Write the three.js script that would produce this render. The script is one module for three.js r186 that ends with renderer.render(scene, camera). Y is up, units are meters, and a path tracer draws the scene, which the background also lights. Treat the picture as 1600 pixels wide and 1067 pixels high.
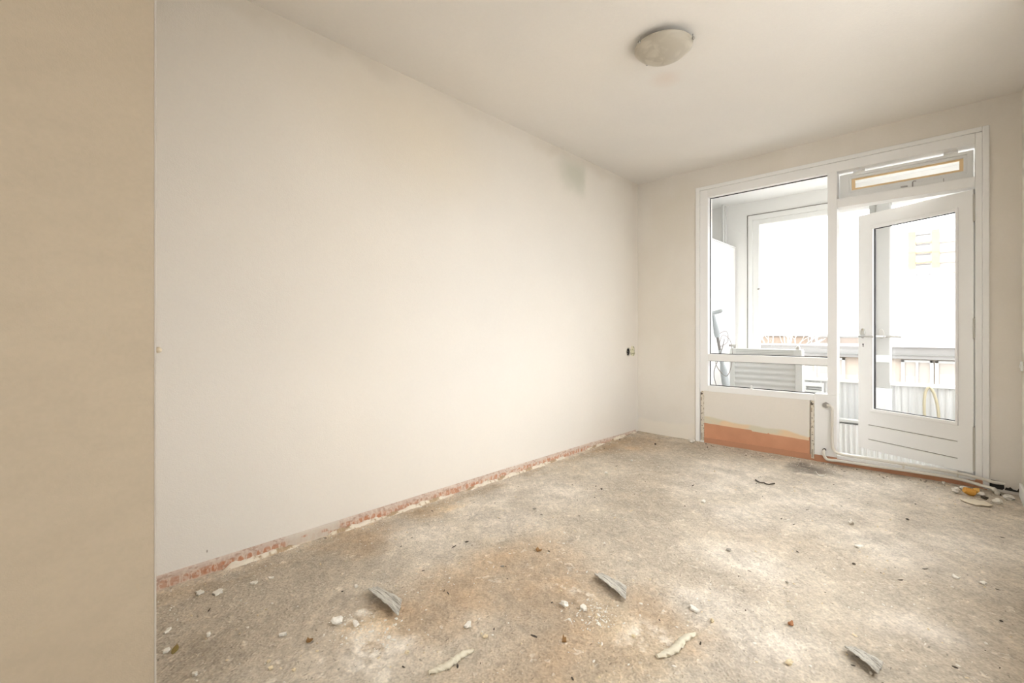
import * as THREE from 'three';
import { RoundedBoxGeometry } from 'three/addons/geometries/RoundedBoxGeometry.js';
import { mergeGeometries, mergeVertices } from 'three/addons/utils/BufferGeometryUtils.js';

// ---------------------------------------------------------------- camera, sky, exposure
// room axes: origin at the left corner beside the window, x along the window wall, z towards the photographer
const scene = new THREE.Scene();
const camera = new THREE.PerspectiveCamera(73.54, 1600 / 1067, 0.05, 600);
camera.position.set(2.375, 1.05, 4.4);
camera.rotation.set(0, Math.atan2(684, 714), 0);
camera.setViewOffset(1600, 1067, 0, 15.5, 1600, 1067);
scene.background = new THREE.Color(0.965, 0.985, 1.0);            // bright even overcast, the only light there is
scene.backgroundIntensity = 1.0;
const renderer = new THREE.WebGLRenderer({ antialias: true });
renderer.toneMapping = THREE.LinearToneMapping;
renderer.toneMappingExposure = 7.9;
renderer.shadowMap.enabled = true;

// ---------------------------------------------------------------- helpers
function rng(seed) { let s = seed >>> 0; return () => { s = (s + 0x6D2B79F5) >>> 0; let t = s; t = Math.imul(t ^ (t >>> 15), t | 1); t ^= t + Math.imul(t ^ (t >>> 7), t | 61); return ((t ^ (t >>> 14)) >>> 0) / 4294967296; }; }
function hash(x, y, s) { let h = Math.imul(x, 374761393) + Math.imul(y, 668265263) + Math.imul(s, 1274126177) | 0; h = Math.imul(h ^ (h >>> 13), 1274126177); return ((h ^ (h >>> 16)) >>> 0) / 4294967296; }
function noise(x, y, s = 0) {
  const xi = Math.floor(x), yi = Math.floor(y), fx = x - xi, fy = y - yi, u = fx * fx * (3 - 2 * fx), v = fy * fy * (3 - 2 * fy);
  const a = hash(xi, yi, s), b = hash(xi + 1, yi, s), c = hash(xi, yi + 1, s), d = hash(xi + 1, yi + 1, s);
  return a + (b - a) * u + (c - a) * v + (a - b - c + d) * u * v;
}
function fbm(x, y, s, n = 4) { let r = 0, a = 0.5, t = 0; for (let i = 0; i < n; i++) { r += a * noise(x, y, s + i * 17); t += a; a *= 0.5; x *= 2.03; y *= 2.03; } return r / t; }
const clamp = (v, a = 0, b = 1) => Math.min(b, Math.max(a, v));
const sstep = (a, b, v) => { const t = clamp((v - a) / (b - a)); return t * t * (3 - 2 * t); };
const mix3 = (a, b, t) => [a[0] + (b[0] - a[0]) * t, a[1] + (b[1] - a[1]) * t, a[2] + (b[2] - a[2]) * t];
function tex(w, h, fn, srgb = true) {                               // fn(u, v) gives 0..255 colours
  const d = new Uint8Array(w * h * 4);
  for (let j = 0, k = 0; j < h; j++) for (let i = 0; i < w; i++, k += 4) { const c = fn((i + 0.5) / w, (j + 0.5) / h); d[k] = clamp(c[0], 0, 255); d[k + 1] = clamp(c[1], 0, 255); d[k + 2] = clamp(c[2], 0, 255); d[k + 3] = 255; }
  const t = new THREE.DataTexture(d, w, h); t.magFilter = THREE.LinearFilter; t.minFilter = THREE.LinearMipmapLinearFilter; t.generateMipmaps = true;
  t.wrapS = t.wrapT = THREE.RepeatWrapping; if (srgb) t.colorSpace = THREE.SRGBColorSpace; t.needsUpdate = true; return t;
}
const used = {};
function numbered(n) { if (!(n in used)) { used[n] = 0; return n; } used[n]++; return `${n}_${String(used[n]).padStart(3, '0')}`; }
function mesh(name, g, m, parent) {
  const o = new THREE.Mesh(g, m); o.castShadow = o.receiveShadow = true;
  o.name = parent ? name : numbered(name); (parent || scene).add(o); return o;
}
function struct(name, g, m, parent) { const o = mesh(name, g, m, parent); if (!parent) o.userData.kind = 'structure'; return o; }
function structGroup(name, x = 0, y = 0, z = 0) { const o = new THREE.Group(); o.name = name; o.position.set(x, y, z); o.userData.kind = 'structure'; scene.add(o); return o; }
function tag(o, label, category, group) { o.userData.label = label; o.userData.category = category; if (group) o.userData.group = group; return o; }
function thing(name, label, category, [x, y, z] = [0, 0, 0], turn = 0, group) {
  const o = new THREE.Group(); o.name = numbered(name); o.position.set(x, y, z); o.rotation.y = turn; scene.add(o); return tag(o, label, category, group);
}
function flat(g) { const r = g.index ? g.toNonIndexed() : g; for (const k of Object.keys(r.attributes)) if (!['position', 'normal', 'uv'].includes(k)) r.deleteAttribute(k); return r; }
const merge = (...gs) => mergeGeometries(gs.flat().map(flat));
function bx(x0, x1, y0, y1, z0, z1, r = 0.003) {
  const w = x1 - x0, h = y1 - y0, d = z1 - z0, q = Math.min(r, w * 0.45, h * 0.45, d * 0.45);
  const g = q > 0.0004 ? new RoundedBoxGeometry(w, h, d, 1, q) : new THREE.BoxGeometry(w, h, d);
  return g.translate((x0 + x1) / 2, (y0 + y1) / 2, (z0 + z1) / 2);
}
function cyl(r, h, x, y, z, axis = 'y', seg = 20, r2 = r) {
  const g = new THREE.CylinderGeometry(r2, r, h, seg); if (axis === 'x') g.rotateZ(-Math.PI / 2); if (axis === 'z') g.rotateX(Math.PI / 2); return g.translate(x, y, z);
}
function tube(pts, r, seg = 60, rad = 10, tension = 0.5) {
  const c = new THREE.CatmullRomCurve3(pts.map((p) => new THREE.Vector3(...p)), false, 'centripetal', tension);
  const a = pts[0], b = pts[pts.length - 1];
  return merge(new THREE.TubeGeometry(c, seg, r, rad), new THREE.SphereGeometry(r, rad, 6).translate(...a), new THREE.SphereGeometry(r, rad, 6).translate(...b));
}
function planarUV(g, U, u0, u1, V, v0, v1) {                         // texture laid over a flat surface by its own size
  const p = g.attributes.position, a = new Float32Array(p.count * 2), k = { x: 0, y: 1, z: 2 };
  for (let i = 0; i < p.count; i++) { a[2 * i] = (p.array[3 * i + k[U]] - u0) / (u1 - u0); a[2 * i + 1] = (p.array[3 * i + k[V]] - v0) / (v1 - v0); }
  g.setAttribute('uv', new THREE.BufferAttribute(a, 2)); return g;
}
function rectShape(x0, x1, y0, y1, holes = []) {
  const s = new THREE.Shape([[x0, y0], [x1, y0], [x1, y1], [x0, y1]].map((p) => new THREE.Vector2(...p)));
  for (const h of holes) s.holes.push(h); return s;
}
const rectHole = (x0, x1, y0, y1) => new THREE.Path([[x0, y0], [x0, y1], [x1, y1], [x1, y0]].map((p) => new THREE.Vector2(...p)));
const extrude = (s, depth, bevel = 0) => new THREE.ExtrudeGeometry(s, { depth, bevelEnabled: bevel > 0, bevelSize: bevel, bevelThickness: bevel, bevelOffset: -bevel, bevelSegments: 1, curveSegments: 24 });
function lathe(pts, seg = 40) { return new THREE.LatheGeometry(pts.map((p) => new THREE.Vector2(...p)), seg); }

// ---------------------------------------------------------------- materials
const std = (color, roughness = 0.8, more = {}) => new THREE.MeshStandardMaterial({ color, roughness, ...more });
const lin = (r, g, b) => new THREE.Color().setRGB(r, g, b);
const grainTex = tex(512, 512, (u, v) => { const n = 128 + 60 * (noise(u * 160, v * 160, 3) - 0.5) + 70 * (fbm(u * 24, v * 24, 9) - 0.5); return [n, n, n]; }, false);
const grain = (rx, ry) => { const t = grainTex.clone(); t.repeat.set(rx, ry); t.needsUpdate = true; return t; };

const WALL = [230.5, 224, 214];
function wallColor(x, y, seed) {
  const a = fbm(x * 0.9, y * 0.9, seed, 3) - 0.5, b = fbm(x * 5, y * 5, seed + 5, 3) - 0.5, c = noise(x * 130, y * 130, seed + 8) - 0.5;
  const k = 1 + a * 0.045 + b * 0.012 + c * 0.008;
  return [WALL[0] * k, WALL[1] * k * (1 - a * 0.01), WALL[2] * k * (1 - a * 0.03)];
}
function inPoly(x, y, P) { let c = false; for (let i = 0, j = P.length - 1; i < P.length; j = i++) if ((P[i][1] > y) !== (P[j][1] > y) && x < (P[j][0] - P[i][0]) * (y - P[i][1]) / (P[j][1] - P[i][1]) + P[i][0]) c = !c; return c; }
// left wall: u = z 0..6.3, v = y -0.1..2.7; a greyish damp stain below the ceiling and some dull smears are on the plaster itself
const leftMap = tex(1536, 768, (u, v) => {
  const z = u * 6.4 - 0.15, y = v * 2.9 - 0.2; let c = wallColor(z, y, 11);
  const wz = z + 0.08 * (fbm(z * 6, y * 6, 4) - 0.5), wy = y + 0.12 * (fbm(z * 6, y * 6, 40) - 0.5);
  const s = sstep(0.30, 0.05, Math.hypot((wz - 1.12) / 1.1, (wy - 2.42) / 0.75)) * sstep(0.92, 1.0, wz) ;
  c = mix3(c, [198, 197, 182], 0.7 * s);
  const s2 = sstep(0.75, 0.0, Math.hypot((wz - 2.75) / 1.3, (wy - 2.25) / 0.8)); c = mix3(c, [226, 211, 186], 0.4 * s2);
  const s3 = sstep(0.10, 0.0, Math.abs(wy - 2.57 - 0.02 * noise(z * 3, 1, 6))) * fbm(z * 2.2, 3, 77); c = mix3(c, [214, 205, 190], 0.7 * s3);
  const mark = Math.hypot((z - 3.874) / 0.0028, (y - 0.078) / 0.006); if (mark < 1) c = [150, 140, 128];
  return c;
});
const backMap = tex(1024, 1024, (u, v) => {
  const x = u * 3.1 - 0.2, y = v * 3.0 - 0.25; let c = wallColor(x + 20, y, 23);
  c = mix3(c, [220, 211, 196], 0.45 * sstep(0.25, 0.75, fbm(x * 2.6, y * 1.8, 31)));
  const e = 0.10 + 0.10 * fbm(x * 5, 1, 51); if (x < 0.66) c = mix3(c, [236, 228, 214], 0.7 * sstep(e + 0.02, e - 0.02, y));
  return c;
});
const ceilMap = tex(1024, 1024, (u, v) => {
  const x = u * 3, z = v * 6.4; let c = wallColor(x + 50, z, 37).map((q, i) => q * [1.02, 1.03, 1.05][i]);
  c = mix3(c, [226, 205, 190], 0.35 * sstep(0.14, 0.0, Math.hypot(x - 1.12, z - 1.72) + 0.06 * (fbm(x * 9, z * 9, 5) - 0.5)));
  return c;
});
const closetMap = tex(768, 768, (u, v) => {
  const z = 4.1 + u * 2.2, y = v * 2.7; let c = [183, 168, 146];
  const k = 1 + 0.05 * (fbm(z * 1.5, y * 1.5, 61, 3) - 0.5) + 0.035 * (fbm(z * 14, y * 26, 62, 3) - 0.5) + 0.02 * (noise(z * 150, y * 150, 63) - 0.5);
  c = c.map((q) => q * k);
  const d = Math.hypot(z - 4.5, y - 1.56); c = mix3(c, [188, 172, 146], 0.5 * sstep(0.012, 0.007, d));
  if (noise(z * 60, y * 60, 64) > 0.97) c = mix3(c, [185, 168, 140], 0.4);
  return c;
});
const plaster = (map, rx = 4, ry = 4) => std(0xffffff, 0.9, { map, bumpMap: grain(rx, ry), bumpScale: 0.0012 });
const M = {
  paint: std(lin(0.87, 0.86, 0.835), 0.42, { bumpMap: grain(3, 3), bumpScale: 0.0003 }),
  white: std(lin(0.85, 0.85, 0.825), 0.5),
  balconyWall: std(lin(0.90, 0.895, 0.87), 0.85, { bumpMap: grain(3, 3), bumpScale: 0.0012 }),
  radiator: std(lin(0.64, 0.645, 0.62), 0.4),
  gasket: std(lin(0.03, 0.03, 0.03), 0.7),
  peach: std(lin(0.88, 0.66, 0.38), 0.55, { bumpMap: grain(2, 2), bumpScale: 0.0004 }),
  glass: new THREE.MeshPhysicalMaterial({ color: 0xffffff, roughness: 0.0, transmission: 1, thickness: 0, ior: 1.5 }),
  steel: std(lin(0.42, 0.40, 0.37), 0.35, { metalness: 0.9 }),
  chrome: std(lin(0.62, 0.62, 0.60), 0.25, { metalness: 0.9 }),
  dark: std(lin(0.035, 0.03, 0.025), 0.9),
  pipe: std(lin(0.74, 0.70, 0.62), 0.5),
  chip: std(lin(0.80, 0.76, 0.68), 0.9), chipGrey: std(lin(0.33, 0.30, 0.25), 0.9), chipCream: std(lin(0.72, 0.60, 0.40), 0.9),
  chipBrown: std(lin(0.26, 0.14, 0.05), 0.9), chipDark: std(lin(0.07, 0.055, 0.04), 0.9), chipRed: std(lin(0.36, 0.16, 0.07), 0.9), leaf: std(lin(0.25, 0.19, 0.05), 0.8),
};

// ---------------------------------------------------------------- room shell
function floorY(x, z) { return -0.022 * sstep(0.9, 0.05, x) * sstep(0.25, 1.3, z) - 0.010 * sstep(2.45, 2.62, x) * sstep(0.35, 0.05, z) + 0.005 * (fbm(x * 2.2, z * 2.2, 91, 3) - 0.5); }
{ // bare screed floor with old glue, chalky patches and brown stains
  const light = [[0.39, 2.01, 0.35], [0.2, 2.37, 0.25], [0.37, 2.99, 0.22], [1.23, 0.82, 0.42], [1.86, 0.6, 0.42], [2.18, 0.46, 0.35], [1.68, 2.12, 0.25], [1.75, 2.59, 0.18], [2.5, 1.15, 0.35], [1.94, 2.71, 0.2], [2.32, 2.3, 0.14], [1.75, 1.1, 0.5], [2.2, 1.5, 0.3], [0.5, 2.55, 0.2], [1.15, 1.25, 0.25], [1.5, 1.6, 0.2]];
  const chalk = [[1.05, 3.62, 0.10], [0.83, 3.6, 0.05], [1.59, 3.0, 0.11], [1.66, 3.1, 0.09], [1.3, 2.99, 0.06]];
  const cream = [[0.94, 3.59, 0.1], [1.43, 2.97, 0.13], [1.62, 3.06, 0.14], [0.13, 2.6, 0.08]];
  const brown = [[0.94, 2.9, 0.3], [1.14, 2.87, 0.24], [0.9, 3.17, 0.26], [1.47, 3.28, 0.3], [1.58, 2.81, 0.2], [0.93, 3.44, 0.2], [0.19, 3.22, 0.16], [1.25, 3.1, 0.25], [0.1, 0.75, 0.25], [0.12, 2.8, 0.16], [0.25, 0.45, 0.3]];
  const grey = [[0.97, 1.78, 0.36], [1.27, 2.33, 0.34], [1.57, 2.45, 0.2], [2.37, 1.46, 0.25], [2.54, 1.89, 0.35], [2.47, 2.32, 0.35], [0.73, 3.82, 0.3], [0.56, 3.99, 0.25], [0.55, 1.0, 0.35], [0.9, 1.1, 0.25], [1.9, 2.2, 0.16], [0.3, 3.5, 0.3], [2.2, 1.9, 0.2], [0.75, 0.5, 0.3]];
  const soot = [[1.63, 0.3, 0.17], [1.55, 0.22, 0.12]];
  const X0 = -0.1, X1 = 2.85, Z0 = -0.1, Z1 = 4.9;
  const sum = (L, x, z) => { let s = 0; for (const [a, b, r] of L) { const d2 = ((x - a) ** 2 + (z - b) ** 2) / (r * r); if (d2 < 4) s = Math.max(s, sstep(1.5, 0.15, Math.sqrt(d2))); } return s; };
  const relief = new Float32Array(2048 * 2048);
  const N = 2048;
  const map = tex(N, N, (u, v) => {
    const x = X0 + u * (X1 - X0), z = Z0 + v * (Z1 - Z0);
    const w1 = fbm(x * 3, z * 3, 101, 3) - 0.5, w2 = fbm(x * 3, z * 3, 131, 3) - 0.5;
    const wx = x + 0.34 * w1 + 0.06 * (noise(x * 22, z * 22, 141) - 0.5), wz = z + 0.34 * w2 + 0.06 * (noise(x * 22, z * 22, 142) - 0.5);
    const mid = fbm(x * 9, z * 9, 151, 4), fine = fbm(x * 48, z * 48, 161, 3), sp = noise(x * 210, z * 210, 171);
    const a = (x + z) * 0.7071, b = (x - z) * 0.7071, streak = fbm(a * 14 + 2 * w1, b * 60, 181, 3);
    let c = [199, 187, 169];
    c = mix3(c, [184, 170, 151], sstep(0.5, 0.72, fbm(wx * 4, wz * 4, 191, 3)) * 0.6);
    c = mix3(c, [172, 159, 141], 0.62 * sum(grey, wx, wz) * (0.55 + 0.7 * mid));
    c = mix3(c, [176, 147, 115], 0.62 * sum(brown, wx, wz) * (0.5 + 0.8 * mid));
    c = mix3(c, [218, 209, 197], 0.58 * sum(light, wx, wz) * (0.45 + 0.9 * mid));
    c = mix3(c, [214, 191, 158], 0.6 * sum(cream, wx, wz) * (0.35 + 1.0 * mid));
    c = mix3(c, [244, 240, 231], sum(chalk, wx, wz) * sstep(0.42, 0.62, mid + 0.35 * (fine - 0.5)) * 0.68);
    c = mix3(c, [92, 84, 76], 0.72 * sum(soot, wx, wz) * (0.35 + 1.1 * mid));
    const edge = sstep(0.10, 0.015, x + 0.07 * (fine - 0.5)) * sstep(0.2, 0.9, z); c = mix3(c, [226, 212, 190], 0.6 * edge * sstep(0.3, 0.6, fbm(z * 18, x * 9, 201, 2)));
    const edge2 = sstep(0.22, 0.08, x + 0.06 * (mid - 0.5)) * (1 - edge); c = mix3(c, [160, 136, 106], 0.35 * edge2 * sstep(0.35, 0.6, fbm(z * 4, x * 9, 203, 2)));
    const mm = fbm(x * 130, z * 130, 175, 2);
    let k = 1 + 0.20 * (mid - 0.5) + 0.15 * (fine - 0.5) + 0.14 * (sp - 0.5) + 0.14 * (mm - 0.5) + 0.10 * (streak - 0.5);
    const flake = fbm(x * 30, z * 30, 211, 2) + 0.25 * (noise(x * 120, z * 120, 213) - 0.5); if (flake > 0.80) { c = mix3(c, [230, 220, 204], 0.45 * sstep(0.80, 0.85, flake)); }
    const pit = noise(x * 95, z * 95, 221); if (pit > 0.955) k *= 0.78; const dot = noise(x * 70, z * 70, 223); if (dot > 0.975) c = mix3(c, [232, 223, 208], 0.5);
    const i = Math.min(N - 1, Math.floor(u * N)), j = Math.min(N - 1, Math.floor(v * N));
    relief[j * N + i] = 0.5 + 0.5 * (mid - 0.5) + 0.30 * (fine - 0.5) + 0.22 * (sp - 0.5) + 0.30 * (mm - 0.5) + (flake > 0.80 ? 0.12 : 0) - (pit > 0.955 ? 0.12 : 0);
    return [c[0] * k, c[1] * k, c[2] * k];
  });
  const bump = tex(N, N, (u, v) => { const h = 255 * relief[Math.min(N - 1, Math.floor(v * N)) * N + Math.min(N - 1, Math.floor(u * N))]; return [h, h, h]; }, false);
  const nx = 150, nz = 250, g = new THREE.PlaneGeometry(X1 - X0, Z1 - Z0, nx, nz).rotateX(-Math.PI / 2).translate((X0 + X1) / 2, 0, (Z0 + Z1) / 2);
  const p = g.attributes.position;
  for (let i = 0; i < p.count; i++) { const x = p.getX(i), z = p.getZ(i); p.setY(i, floorY(x, z) + 0.004 * (fbm(x * 14, z * 14, 95, 2) - 0.5)); }
  g.computeVertexNormals(); planarUV(g, 'x', X0, X1, 'z', Z0, Z1);
  const slab = planarUV(new THREE.BoxGeometry(2.95, 0.16, 6.5).translate(1.375, -0.13, 3.15), 'x', X0, X1, 'z', Z0, Z1);
  const rear = planarUV(new THREE.BoxGeometry(2.95, 0.05, 1.5).translate(1.375, -0.027, 5.65), 'x', X0, X1, 'z', Z0, Z1);
  struct('floor', merge(g, slab, rear), std(0xffffff, 0.93, { map, bumpMap: bump, bumpScale: 0.008 }));
}
{ // left wall with the round hole of a removed socket
  const hole = new THREE.Path(); hole.absellipse(0.205, 0.842, 0.036, 0.042, 0, Math.PI * 2, true);
  const g = extrude(rectShape(0, 6.25, -0.06, 2.6, [hole]), 0.16).rotateY(-Math.PI / 2);   // z grows with shape x
  struct('wall_left', planarUV(g, 'z', -0.15, 6.25, 'y', -0.2, 2.7), plaster(leftMap, 12, 6));
}
{
  const g = extrude(rectShape(-0.16, 2.87, -0.06, 2.6, [rectHole(0.625, 2.558, 0.0, 2.408)]), 0.14).translate(0, 0, -0.14);
  const wall = struct('wall_back', planarUV(g, 'x', -0.2, 2.9, 'y', -0.25, 2.75), plaster(backMap, 6, 6));
  // broken plaster at the foot of the wall in the right corner: dark bitumen showing
  const blob = (pts) => extrude(new THREE.Shape(pts.map((q) => new THREE.Vector2(...q))), 0.004, 0.001);
  mesh('bare_patch', merge(blob([[2.555, 0.012], [2.56, 0.055], [2.575, 0.066], [2.612, 0.062], [2.632, 0.058], [2.634, 0.02], [2.625, 0.01]]), blob([[2.635, 0.012], [2.64, 0.03], [2.652, 0.028], [2.66, 0.036], [2.672, 0.024], [2.69, 0.02], [2.698, 0.036], [2.709, 0.04], [2.709, 0.01]])), M.dark, wall);
}
{ // right wall, out of view but for a sliver; its own window lights the room from the side
  const g = extrude(rectShape(-6.25, 0.0, -0.06, 2.6, [rectHole(-3.25, -1.35, 0.55, 2.44)]), 0.16).rotateY(Math.PI / 2).translate(2.71, 0, 0);
  struct('wall_right', planarUV(g, 'z', 0, 6.4, 'y', -0.2, 2.7), plaster(backMap, 12, 6));
  const w = structGroup('window_4');
  const F = [];
  for (const [a, b, c, d] of [[1.35, 1.41, 0.55, 2.44], [3.19, 3.25, 0.55, 2.44], [2.265, 2.335, 0.61, 2.38], [1.41, 3.19, 0.55, 0.61], [1.41, 3.19, 2.38, 2.44]]) F.push(bx(2.76, 2.83, c, d, a, b));
  mesh('window_frame', merge(F), M.paint, w);
  for (const [a, b] of [[1.41, 2.265], [2.335, 3.19]]) mesh('pane', bx(2.79, 2.794, 0.61, 2.38, a, b, 0), M.glass, w);
  mesh('window_sill', bx(2.68, 2.76, 0.515, 0.55, 1.3, 3.3, 0.006), M.paint, w);
}
{ // wall behind the photographer, with a tall window
  const g = extrude(rectShape(-0.16, 2.87, -0.06, 2.6, [rectHole(1.35, 2.6, 0.75, 2.45)]), 0.15).translate(0, 0, 6.25);
  struct('wall_front', planarUV(g, 'x', -0.2, 2.9, 'y', -0.25, 2.75), plaster(backMap, 6, 6));
  const w = structGroup('window_6');
  mesh('window_frame', merge(bx(1.35, 1.41, 0.75, 2.45, 6.28, 6.35), bx(2.54, 2.6, 0.75, 2.45, 6.28, 6.35), bx(1.41, 2.54, 0.75, 0.81, 6.28, 6.35), bx(1.41, 2.54, 2.39, 2.45, 6.28, 6.35)), M.paint, w);
  mesh('pane', bx(1.41, 2.54, 0.81, 2.39, 6.31, 6.314, 0), M.glass, w);
}
struct('ceiling', planarUV(merge(bx(-0.16, 2.87, 2.6, 2.78, -0.14, 6.4, 0)), 'x', 0, 3, 'z', 0, 6.4), plaster(ceilMap, 6, 12));
{ // the end of a built-in closet that stands beside the photographer
  const g = new THREE.BoxGeometry(0.868, 2.6, 2.06).translate(0.435, 1.3, 5.213);
  struct('wall_closet', planarUV(g, 'z', 4.1, 6.3, 'y', 0, 2.7), std(0xffffff, 0.92, { map: closetMap, bumpMap: grain(7, 7), bumpScale: 0.0007 }));
  struct('trim_1', bx(0.8655, 0.8705, 0.0, 2.6, 4.1795, 4.184, 0.0008), std(lin(0.50, 0.45, 0.39), 0.6));
}
{ // low terracotta paint strip where the skirting was, smeared with glue, and the plaster crust at its foot
  const L = 4.12, red = [190, 142, 116];
  const map = tex(2048, 48, (u, v) => {
    const z = u * L, h = v; let c = mix3(red, [196, 168, 150], sstep(0.35, 0.7, fbm(z * 7, h * 2, 301, 3)));
    const wornFar = sstep(2.6, 1.7, z), cell = z * (27 + 16 * wornFar) + 1.2 * fbm(z * 3, 2, 303, 2), i = Math.floor(cell), f = cell - i, r1 = hash(i, 1, 305), r2 = hash(i, 2, 305);
    const oval = Math.hypot((f - 0.5) / (0.22 + 0.3 * r1), (h - 0.42 - 0.1 * (r2 - 0.5)) / (0.30 + 0.18 * r2));
    c = mix3(c, [226, 210, 192], 0.75 * sstep(0.35, 0.0, Math.abs(oval - 1.02)) * sstep(0.15, 0.5, r1 + 0.3 * fbm(z * 40, h * 4, 309, 2)));
    if (oval < 0.9) c = mix3(c, [192, 126, 92], 0.75 * sstep(0.25, 0.55, fbm(z * 4, 5, 308, 2)));
    c = mix3(c, [216, 200, 184], (0.25 + 0.5 * wornFar) * sstep(0.42, 0.62, fbm(z * 70, h * 2.5, 311, 3)));
    c = mix3(c, [206, 188, 174], 0.85 * sstep(0.60, 0.80, h + 0.06 * (fbm(z * 12, 2, 313, 2) - 0.5)));
    c = mix3(c, [220, 206, 190], 0.6 * sstep(0.52, 0.62, fbm(z * 110, h * 5, 319, 3)));
    c = mix3(c, [150, 112, 92], 0.35 * sstep(0.60, 0.70, fbm(z * 60, h * 6, 321, 3)));
    const pt = sstep(3.25, 3.29, z) * sstep(3.56, 3.52, z); c = mix3(c, [212, 202, 188], 0.85 * pt * sstep(0.3, 0.5, fbm(z * 20, h * 3, 315, 2) + 0.15));
    c = mix3(c, [228, 216, 198], sstep(0.26, 0.10, h + 0.2 * (fbm(z * 22, h, 317, 2) - 0.5)) * 0.8);
    return c;
  });
  const P = [], prof = [[0, -0.03], [0.009, -0.03], [0.010, 0.028], [0.006, 0.034], [0, 0.036]], uv = [], idx = [], n = 240;
  for (let i = 0; i <= n; i++) { const z = 0.05 + (L - 0.05) * i / n, thin = sstep(0.0, 1.2, z); for (const [x, y] of prof) { P.push(x * (0.45 + 0.55 * thin) + 0.0012 * noise(z * 40, y * 60, 5), y - (1 - thin) * 0.012, z); uv.push(z / L, clamp((y + 0.03) / 0.066)); } }
  for (let i = 0; i < n; i++) for (let k = 0; k < 4; k++) { const a = i * 5 + k; idx.push(a, a + 5, a + 1, a + 1, a + 5, a + 6); }
  const g = new THREE.BufferGeometry(); g.setAttribute('position', new THREE.Float32BufferAttribute(P, 3)); g.setAttribute('uv', new THREE.Float32BufferAttribute(uv, 2)); g.setIndex(idx); g.computeVertexNormals();
  const base = struct('baseboard_left', g, std(0xffffff, 0.85, { map, side: THREE.DoubleSide, bumpMap: grain(60, 2), bumpScale: 0.001 }));
  const Q = [], ix = [], m = 420, q = 7;                                // crumbly crust along the foot
  for (let i = 0; i <= m; i++) { const z = 0.06 + 4.05 * i / m; for (let k = 0; k <= q; k++) { const t = k / q, w = 0.018 + 0.034 * fbm(z * 7, 1, 331, 3) * (0.4 + 0.6 * fbm(z * 30, 2, 333, 2)), h = (0.010 + 0.016 * fbm(z * 16, 4, 335, 3)) * sstep(0.22, 0.42, fbm(z * 5, 7, 337, 2)); const x = 0.006 + w * t; Q.push(x, floorY(x, z) - 0.004 + h * (1 - t * t) * (0.6 + 0.8 * noise(z * 55, t * 4, 339)), z); } }
  for (let i = 0; i < m; i++) for (let k = 0; k < q; k++) { const a = i * (q + 1) + k, b = a + q + 1; ix.push(a, b, a + 1, a + 1, b, b + 1); }
  const cg = new THREE.BufferGeometry(); cg.setAttribute('position', new THREE.Float32BufferAttribute(Q, 3)); cg.setIndex(ix); cg.computeVertexNormals(); planarUV(cg, 'z', 0, 0.3, 'x', 0, 0.3);
  const crustMap = tex(256, 256, (u, v) => { const k = fbm(u * 14, v * 14, 341, 4); return mix3([178, 154, 124], [232, 222, 204], sstep(0.35, 0.6, k)); });
  mesh('plaster_crust', cg, std(0xffffff, 0.95, { map: crustMap, side: THREE.DoubleSide }), base);
}
struct('baseboard_right', bx(2.694, 2.7105, 0.0, 0.085, 0.06, 2.3, 0.004), M.paint);

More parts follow.
